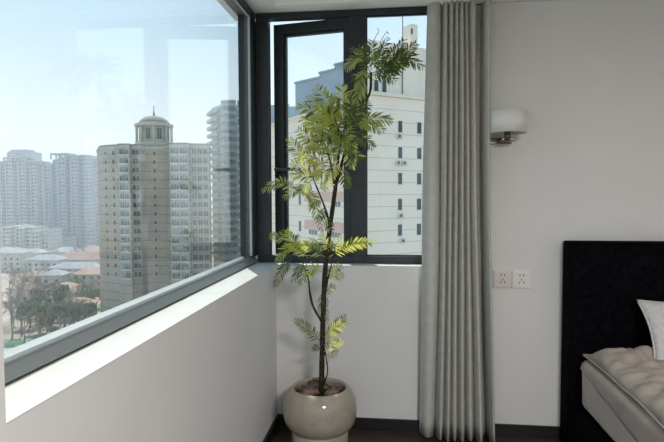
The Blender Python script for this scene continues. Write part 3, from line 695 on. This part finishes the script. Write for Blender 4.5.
# --- greenish balconied tower beyond the corner post
MB1 = tower_mat('grey_green_facing', (0.40, 0.44, 0.41), (0.48, 0.52, 0.49), (0.26, 0.29, 0.28), 3.35, 0, 0.3)
MB2 = noisy(mat('teal_tinted_glazing', (0.10, 0.15, 0.16), 0.2, 0.6), (0.06, 0.10, 0.11), (0.26, 0.33, 0.34), 0.3, 3)
g = tag(empty('balconied_tower', (at(225, 195, 232).x, 232, GZ)), 'grey green apartment tower with stacked corner balconies beside the beige tower', 'building')
pts = [at(212.5, 195, 236), at(224, 195, 226), at(238, 195, 230), at(239, 195, 246), at(214, 195, 250)]
zt = at(225, 105.5, 230).z; prism_part('wall', pts, GZ, zt, MB1, g)
prism_part('penthouse', [at(222, 195, 232), at(237, 195, 232), at(237, 195, 242), at(222, 195, 242)], zt, zt+2.8, MB1, g)
for fl in range(20):
    z = zt-3.35*(fl+1)
    prism_part('balcony', [at(207.5, 195, 237), at(212, 195, 228), at(218, 195, 226), at(219, 195, 232), at(213, 195, 240)], z-0.2, z+1.15, MB1, g)
    prism_part('glazing', [at(224.5, 195, 225.6), at(236, 195, 229), at(236, 195, 231), at(224.5, 195, 228)], z+0.9, z+2.7, MB2, g)
g = tag(empty('glass_tower', (at(246, 195, 205).x, 205, GZ)), 'dark teal glazed tower with a raised corner next to the window post', 'building')
zt = at(244, 100.5, 205).z
prism_part('wall', [at(238.2, 195, 205), at(268, 195, 205), at(268, 195, 225), at(240, 195, 225)], GZ, zt, MB2, g)
prism_part('roof_block', [at(241, 195, 206), at(268, 195, 206), at(268, 195, 216), at(242, 195, 216)], zt, at(244, 87, 206).z, MB1, g)
for fl in range(22):
    z = zt-3.35*(fl+1)
    prism_part('floor_band', [at(237.8, 195, 204.6), at(268, 195, 204.6), at(268, 195, 206), at(238, 195, 206)], z-0.5, z+0.4, MB1, g)

# --- the near cream building seen through the back window: two faces that meet behind the mullion
MC = tower_mat('cream_tile_facing', (0.86, 0.75, 0.62), (0.90, 0.79, 0.66), (0.56, 0.47, 0.38), 1.83, 0, 0.05, 0.12)
MCp = noisy(mat('pinkish_tile_facing', (0.66, 0.54, 0.48), 0.85, 0.2), (0.68, 0.46, 0.38), (0.74, 0.52, 0.44), 0.3, 5)
MC3 = noisy(mat('cream_plaster', (0.76, 0.71, 0.62), 0.85, 0.2), (0.78, 0.69, 0.57), (0.85, 0.76, 0.64), 0.4, 5)
CO = at(351, 195, 75)
ur = Vector((0.81, 0.587, 0)); ul = Vector((-0.587, 0.81, 0))
cb = tag(empty('cream_building', (CO.x, CO.y, GZ)), 'near cream tiled apartment building with air conditioners, filling the right window', 'building')
def on_face(px, py, u):
    d = FWD + RGT*((px-332)/F_PX) - UPV*((py-221)/F_PX)
    n_ = Vector((u.y, -u.x, 0)); t_ = (CO-CAM).dot(n_)/d.dot(n_); return CAM+d*t_
zr = on_face(402, 98, ur).z
LE = on_face(266, 150, ul)
Lr = 34.0
C1 = CO+ul*1.6
zl = on_face(305, 116, ul).z
prism_part('wall', [V2(CO), V2(CO+ur*Lr), V2(CO+ur*Lr+ul*14), V2(CO+ur*12+ul*14), V2(CO+ur*3+ul*4), V2(C1)], GZ, zr, MC, cb)
prism_part('cornice', [V2(CO)-ur*0.3-ul*0.35, V2(CO+ur*Lr)-ul*0.35, V2(CO+ur*Lr)+ul*2, V2(C1)+ur*1.5, V2(C1)-ur*0.3], zr, zr+0.5, MC3, cb)
prism_part('wall', [V2(C1), V2(C1+ur*12), V2(LE+ur*12), V2(LE)], GZ, zl, MC, cb)
prism_part('cornice', [V2(LE)-ur*0.3, V2(C1)-ur*0.3, V2(C1)+ur*2, V2(LE)+ur*2], zl, zl+0.35, MC3, cb)
# upper block set back on the roof
s0 = on_face(367.5, 90, ur)+ul*0.6
prism_part('roof_block', [V2(s0), V2(s0+ur*26), V2(s0+ur*26+ul*9), V2(s0+ur*7+ul*9), V2(s0+ur*2.5+ul*2.5), V2(s0+ul*2.2)], zr, zr+8.2, MC3, cb)
def on_up(px, py):
    d = FWD + RGT*((px-332)/F_PX) - UPV*((py-221)/F_PX); n_ = Vector((ur.y, -ur.x, 0)); return CAM+d*((s0-CAM).dot(n_)/d.dot(n_))
st = on_up(413, 40)
prism_part('stair_head', [V2(st)-ur*0.4, V2(st)+ur*0.9, V2(st)+ur*0.9+ul*2, V2(st)-ur*0.4+ul*2], zr+8.2, on_up(413, 24).z, MC3, cb)
ap = on_up(402, 60)
b = MB(); a_ = V2(ap)-V2(cb.location)-ul*0.15; b.tube([a_+Vector((0, 0, zr-GZ)), a_+Vector((0, 0, on_up(402, 15).z-GZ))], 0.07, 6); b.build('drain_pipe', M_dark, cb)
sp = []
for px, py in ((376, 93.5), (384, 93.5)): P = on_up(px, py-0.5); sp.append((P-ul*0.02, ur, 0.75, 1.9, 'w', M_cframe, M_cglass))
P = on_up(411.5, 34); sp.append((P-ul*0.02, ur, 0.35, 0.8, 'w', M_cframe, M_cglass))
MW = mat('white_window_surround', (0.78, 0.76, 0.72), 0.7, 0.2)
zz = on_face(400, 132.5, ur).z; pit = zz-on_face(400, 158.5, ur).z
for k in range(5):
    for px, W in ((400, 0.78), (419, 0.85), (438, 0.85)):
        P = on_face(px, 150, ur); sp.append(((P.x, P.y, zz-pit*k), ur, W, 1.75, 'w', MW, M_cglass))
for k in range(1, 7):
    P = on_face(299.8, 150, ul); sp.append(((P.x, P.y, on_face(300, 231.6+26-26.5*k, ul).z), -ul, 0.9, 1.75, 'w', MW, M_cglass))
for k in range(1, 5):
    for px, W in ((313, 3.0), (336, 2.9)):
        P = on_face(px, 150, ul); sp.append(((P.x, P.y, on_face(313, 235+28-28.5*k, ul).z), -ul, W, 1.9, 'w', MW, MB2))
windows(cb, [q for q in sp if q[0][2]+2.2 < (zl if abs(Vector((q[1][0], q[1][1])).normalized().dot(Vector((ul.x, ul.y)))) > .9 else 999)])
# pinkish infill between the left face's wide windows
for k in range(0, 5):
    a = V2(on_face(305, 150, ul)); c = V2(CO)+ul*0.3; nl = Vector((-ul.y, ul.x, 0)).normalized()
    if nl.dot(CAM-CO) < 0: nl = -nl
    z1 = on_face(313, 235+14-28.5*k, ul).z; z0 = z1-1.55
    prism_part('spandrel', [a, c, c+nl*0.18, a+nl*0.18], z0, z1, MCp, cb)
# air conditioners hung on the two faces
def ac(P, u, label, two=False):
    u = Vector((u[0], u[1], 0)).normalized(); n_ = Vector((u.y, -u.x, 0))
    if n_.dot(CAM-P) < 0: n_ = -n_; u = -u
    t = tag(empty('air_conditioner', P+n_*0.05), label, 'air conditioner', 'air conditioners on the cream building')
    t.rotation_euler = (0, 0, math.atan2(u.y, u.x))
    b = MB(); b.box(-0.42, 0.42, -0.40, -0.06, 0, 0.60); b.build('casing', M_unit, t, bevel=0.02)
    b = MB(); b.lathe([(0.24, -0.01), (0.24, 0.01), (0.0, 0.01)], (0, 0, 0), 20); b.v = [(v[0]-0.1, -0.41-v[2], v[1]+0.3) for v in b.v]; b.build('fan_grille', M_dark, t)
    b = MB(); b.bar((-0.35, 0, -0.03), (-0.35, -0.42, -0.03), 0.04, 0.04); b.bar((0.35, 0, -0.03), (0.35, -0.42, -0.03), 0.04, 0.04); b.build('bracket', M_dark, t)
for px, py, u, lab in ((398.5, 138.5, ur, 'rusty air conditioner under the topmost window of the cream building'), (397.5, 165, ur, 'left air conditioner of the pair under a window of the cream building'), (403.5, 165, ur, 'right air conditioner of the pair under a window of the cream building'),
                       (400, 217.5, ur, 'air conditioner under the fourth window down on the cream building'), (402, 242.5, ur, 'lowest air conditioner on the right face of the cream building'),
                       (298.5, 238, ul, 'air conditioner low on the left face of the cream building'), (291, 185, ul, 'air conditioner halfway up the left face of the cream building')):
    ac(on_face(px, py, u), u, lab)

# --- stepped blue-grey office block behind it
MS = noisy(mat('blue_grey_cladding', (0.22, 0.30, 0.37), 0.35, 0.5), (0.20, 0.28, 0.35), (0.25, 0.33, 0.40), 0.2, 3)
o_ = tag(empty('office_block', (at(320, 195, 150).x, 150, GZ)), 'stepped blue grey office block behind the cream building', 'building')
for (pa, Ya, pb, Yb, yt) in ((296, 157, 321, 150, 78), (320, 150.2, 336, 146, 70), (335, 146.2, 352, 142, 61.5)):
    A = at(pa, 195, Ya); B = at(pb, 195, Yb); z = at(pb, yt, Yb).z
    prism_part('wall', [V2(A), V2(B), V2(B)+Vector((16, 14, 0)), V2(A)+Vector((16, 14, 0))], GZ, z, MS, o_)
    prism_part('parapet', [V2(A)+Vector((-.3, -.3, 0)), V2(B)+Vector((-.3, -.3, 0)), V2(B)+Vector((1, 1, 0)), V2(A)+Vector((1, 1, 0))], z, z+0.5, MS, o_)
o_ = tag(empty('low_block', (at(288, 195, 260).x, 260, GZ)), 'hazy blue block at the horizon left of the stepped office block', 'building')
prism_part('wall', [at(262, 195, 262), at(299, 195, 258), at(299, 195, 275), at(262, 195, 275)], GZ, at(288, 107, 260).z, MS, o_)
prism_part('roof', [at(270, 195, 262), at(290, 195, 260), at(290, 195, 270), at(270, 195, 270)], at(288, 107, 260).z, at(288, 104, 260).z, MS, o_)

# --- low houses and trees on the ground between
def gpt(px, py): return at_z(px, py, GZ)
M_tile = [noisy(mat('terracotta_roof', (0.42, 0.22, 0.16), 0.9, 0.1), (0.36, 0.23, 0.19), (0.46, 0.31, 0.26), 0.4, 5),
          noisy(mat('orange_tile_roof', (0.55, 0.33, 0.20), 0.9, 0.1), (0.44, 0.30, 0.22), (0.54, 0.39, 0.30), 0.4, 5),
          noisy(mat('grey_roof', (0.40, 0.40, 0.40), 0.9, 0.1), (0.34, 0.34, 0.35), (0.46, 0.46, 0.46), 0.4, 5)]
M_hwall = noisy(mat('house_plaster', (0.58, 0.56, 0.52), 0.9, 0.1), (0.50, 0.48, 0.45), (0.64, 0.62, 0.58), 0.3, 4)
def house(px, py, W, Dp, H, rz, rt, label, group=None):
    P = gpt(px, py); t = tag(empty('house', P, R(rz)), label, 'house', group)
    b = MB(); b.box(-W/2, W/2, -Dp/2, Dp/2, 0, H); b.build('wall', M_hwall, t)
    e_ = 0.8; rh = min(W, Dp)*0.28; i_ = min(W, Dp)/2
    b = MB(); x, y = W/2+e_, Dp/2+e_
    if W >= Dp: r0, r1 = (-W/2+i_, 0), (W/2-i_, 0)
    else: r0, r1 = (0, -Dp/2+i_), (0, Dp/2-i_)
    b.add([(-x, -y, H), (x, -y, H), (x, y, H), (-x, y, H), (r0[0], r0[1], H+rh), (r1[0], r1[1], H+rh), (-x, -y, H-0.3), (x, -y, H-0.3), (x, y, H-0.3), (-x, y, H-0.3)],
          ([(0, 1, 5, 4), (1, 2, 5), (2, 3, 4, 5), (3, 0, 4)] if W >= Dp else [(0, 1, 4), (1, 2, 5, 4), (2, 3, 5), (3, 0, 4, 5)])+[(0, 6, 7, 1), (1, 7, 8, 2), (2, 8, 9, 3), (3, 9, 6, 0), (9, 8, 7, 6)])
    b.build('roof', M_tile[rt], t)
    for k in range(max(2, int(W/4))):
        for fl in range(int(H/3.2)):
            x_ = -W/2+W*(k+0.5)/max(2, int(W/4)); b = MB(); b.box(x_-0.7, x_+0.7, -Dp/2-0.1, -Dp/2+0.05, 1+fl*3.2, 2.5+fl*3.2); b.build('window', M_cglass, t)
    return t
hs = [(84, 272, 34, 16, 9, 8, 0, 'long low house with a wide pinkish terracotta roof beside the beige tower'),
      (70, 302, 17, 12, 6, -20, 1, 'house with an orange tiled roof among the bare trees'), (77, 318, 13, 9, 6, 15, 1, 'second orange roofed house nearer the window frame'),
      (93, 292, 16, 10, 10, 5, 1, 'tan roofed house at the foot of the beige tower'), (48, 277, 20, 10, 11, 0, 2, 'pale grey low block with windows in front of the blue grey slab'),
      (78, 285, 26, 10, 10, 4, 2, 'white low block with a row of windows below the terracotta roof'), (12, 270, 22, 12, 12, 0, 2, 'grey roofed low block at the left edge of the window'),
      (32, 263, 20, 10, 8, 6, 2, 'grey roofed low block below the whitish apartment block'), (56, 296, 10, 9, 11, 10, 2, 'narrow pale house between the dark trees'),
      (93, 262, 18, 12, 9, 2, 0, 'small terracotta roof far beside the beige tower'), (26, 300, 12, 9, 6, -10, 0, 'small reddish roof among bare trees on the left'),
      (40, 288, 14, 9, 7, 12, 0, 'faded red roof behind the dark evergreen trees'), (68, 262, 20, 12, 8, -4, 2, 'far grey roof left of the pinkish terracotta one')]
for h in hs: house(*h)
strip = MB(); strip.prism([gpt(-8, 340), gpt(62, 340), gpt(105, 300), gpt(118, 306), gpt(60, 372), gpt(-8, 380)], GZ, GZ+0.3); tag(strip.build('lawn', M_lawn), kind='structure')
strip = MB(); strip.prism([gpt(-8, 350), gpt(40, 348), gpt(100, 312), gpt(104, 317), gpt(46, 356), gpt(-8, 357)], GZ+0.3, GZ+0.4); tag(strip.build('path', M_road), kind='structure')
M_tr = noisy(mat('tree_bark', (0.22, 0.18, 0.15), 0.9, 0.1), (0.26, 0.21, 0.18), (0.38, 0.32, 0.28), 1)
M_ev = noisy(mat('evergreen_leaves', (0.10, 0.14, 0.09), 0.9, 0.1), (0.13, 0.15, 0.10), (0.22, 0.24, 0.17), 1.2)
M_ev2 = noisy(mat('bright_shrub_leaves', (0.20, 0.28, 0.14), 0.9, 0.1), (0.20, 0.26, 0.16), (0.30, 0.35, 0.22), 1.2)
def crown_mesh(seed, rad, n_):
    rd = random.Random(seed); b = MB()
    blobs = [(Vector((rd.uniform(-.6, .6), rd.uniform(-.6, .6), rd.uniform(-.3, .6)))*rad, rad*rd.uniform(.35, .6)) for _ in range(7)]
    for _ in range(n_):
        c, r_ = rd.choice(blobs); d = Vector((rd.gauss(0, 1), rd.gauss(0, 1), rd.gauss(0, 1))).normalized(); p = c+d*r_*rd.uniform(.75, 1.05)
        a = Vector((rd.gauss(0, 1), rd.gauss(0, 1), rd.gauss(0, 1))).normalized(); q = d.cross(a).normalized(); s = rad*rd.uniform(.07, .13)
        b.add([p-a*s, p+q*s*.7, p+a*s, p-q*s*.7], [(0, 1, 2, 3)])
    return b
def bare_mesh(seed, h):
    rd = random.Random(seed); b = MB()
    def grow(p, d, l_, r_, lev):
        q = p+d*l_; b.tube([p, (p+q)/2+Vector((rd.uniform(-.1, .1), rd.uniform(-.1, .1), 0))*l_, q], [r_, r_*.85, r_*.7], 4)
        if lev == 0: return
        for _ in range(3 if lev > 1 else 4):
            nd = (d+Vector((rd.uniform(-.8, .8), rd.uniform(-.8, .8), rd.uniform(-.1, .5)))).normalized(); grow(q, nd, l_*rd.uniform(.6, .8), r_*.6, lev-1)
    grow(Vector((0, 0, 0)), Vector((0, 0, 1)), h*.34, h*.022, 4)
    return b
EV = []; BR = []
for s in range(3):
    t_ = empty('evergreen_tree', (0, 0, 0)); b = crown_mesh(s, 4.2, 900); b.v = [(v[0], v[1], v[2]+5.4) for v in b.v]
    b.build('crown', M_ev if s else M_ev2, t_); b = MB(); b.tube([(0, 0, 0), (0, 0, 5)], [0.35, 0.2], 6); b.build('trunk', M_tr, t_); EV.append(t_)
    o_ = bare_mesh(s+5, 13).build('bare_tree', M_tr); BR.append(o_)
def dup(src):
    c = src.copy(); link(c)
    for ch in src.children: d = ch.copy(); link(d); d.parent = c
    return c
ev = [(44, 318), (50, 322), (57, 316), (62, 322), (52, 330), (66, 314), (40, 328), (63, 306), (66, 290), (60, 283), (50, 300), (75, 296), (84, 300), (88, 288), (46, 290), (30, 268), (45, 264), (72, 322), (94, 305), (60, 272), (76, 275)]
rnd = random.Random(3)
HB = [(gpt(h[0], h[1]), math.hypot(h[2], h[3])/2) for h in hs]; USED = []
HB.append((Vector((at(155, 195, 205).x, 206, 0)), 27)); HB.append((Vector((at(120, 195, 205).x, 200, 0)), 14))
NICK = ['long terracotta roof', 'orange roofed house', 'second orange roofed house', 'tan roofed house', 'pale grey low block', 'white low block', 'grey roofed block at the left edge', 'grey roofed block below the whitish apartments', 'narrow pale house', 'small far terracotta roof', 'small reddish roof', 'faded red roof', 'far grey roof']
def where(P):
    k = min(range(len(NICK)), key=lambda i: (HB[i][0]-P).length-HB[i][1]); d = P-HB[k][0]
    far = 'close' if d.length < HB[k][1]+7 else 'some way'
    a = math.degrees(math.atan2(d.y, d.x)) % 360
    w_ = ('right of', 'behind and right of', 'behind', 'behind and left of', 'left of', 'in front and left of', 'in front of', 'in front and right of')[int(((a+22.5) % 360)//45)]
    return far+' '+w_+' the '+NICK[k]
def clear_spot(P, r_):
    P = Vector(P)
    for _ in range(60):
        bad = None
        for c, q in HB+USED:
            if (Vector((P.x-c.x, P.y-c.y))).length < q*0.85+r_: bad = c; break
        if bad is None: break
        d = Vector((P.x-bad.x, P.y-bad.y-3, 0)); d = d.normalized() if d.length > .1 else Vector((0, -1, 0)); P += d*1.5+Vector((rnd.uniform(-1, 1), rnd.uniform(-1, 1), 0))
    USED.append((P.copy(), r_)); return P
for i, (px, py) in enumerate(ev):
    o = EV[i] if i < 3 else dup(EV[i % 3]); P = clear_spot(gpt(px, py+4), 3.5); o.location = P; s = rnd.uniform(.75, 1.25)*(0.8 if py < 280 else 1); o.scale = (s, s, s); o.rotation_euler = (0, 0, rnd.uniform(0, 6))
    tag(o, ('light green tree ' if i % 3 == 0 else 'dark evergreen tree ')+where(P), 'tree', 'light green trees between the houses' if i % 3 == 0 else 'dark evergreen trees between the houses')
br = [(12, 318), (20, 322), (28, 318), (35, 312), (18, 305), (26, 300), (34, 298), (42, 305), (10, 300), (50, 292), (56, 300), (62, 296), (76, 308), (80, 318), (88, 312), (94, 300), (70, 330), (12, 335), (30, 328), (60, 334), (82, 296), (38, 286), (22, 286), (12, 284), (70, 280), (64, 268), (78, 262), (88, 258), (84, 262), (72, 258), (94, 256), (60, 258), (92, 318), (48, 312), (24, 340), (40, 342), (102, 300), (44, 276)]
for i, (px, py) in enumerate(br):
    o = BR[i] if i < 3 else dup(BR[i % 3]); P = clear_spot(gpt(px, py+5), 2.5); o.location = P; s = rnd.uniform(.8, 1.3); o.scale = (s, s, s); o.rotation_euler = (0, 0, rnd.uniform(0, 6))
    tag(o, 'bare brown tree '+where(P), 'tree', 'bare trees between the houses')

# ------------------------------------------------------------------ haze over the city
M_haze = bpy.data.materials.new('city_haze'); M_haze.use_nodes = True
n, l = M_haze.node_tree.nodes, M_haze.node_tree.links; n.clear()
vs_ = n.new('ShaderNodeVolumeScatter'); vs_.inputs['Color'].default_value = (0.93, 0.97, 1.0, 1); vs_.inputs['Density'].default_value = 0.0009; vs_.inputs['Anisotropy'].default_value = 0.2
ou = n.new('ShaderNodeOutputMaterial'); l.new(vs_.outputs[0], ou.inputs['Volume'])
hz = bx('haze', M_haze, (-700, 500, 112, 900, GZ-1, 110)); tag(hz, kind='stuff')
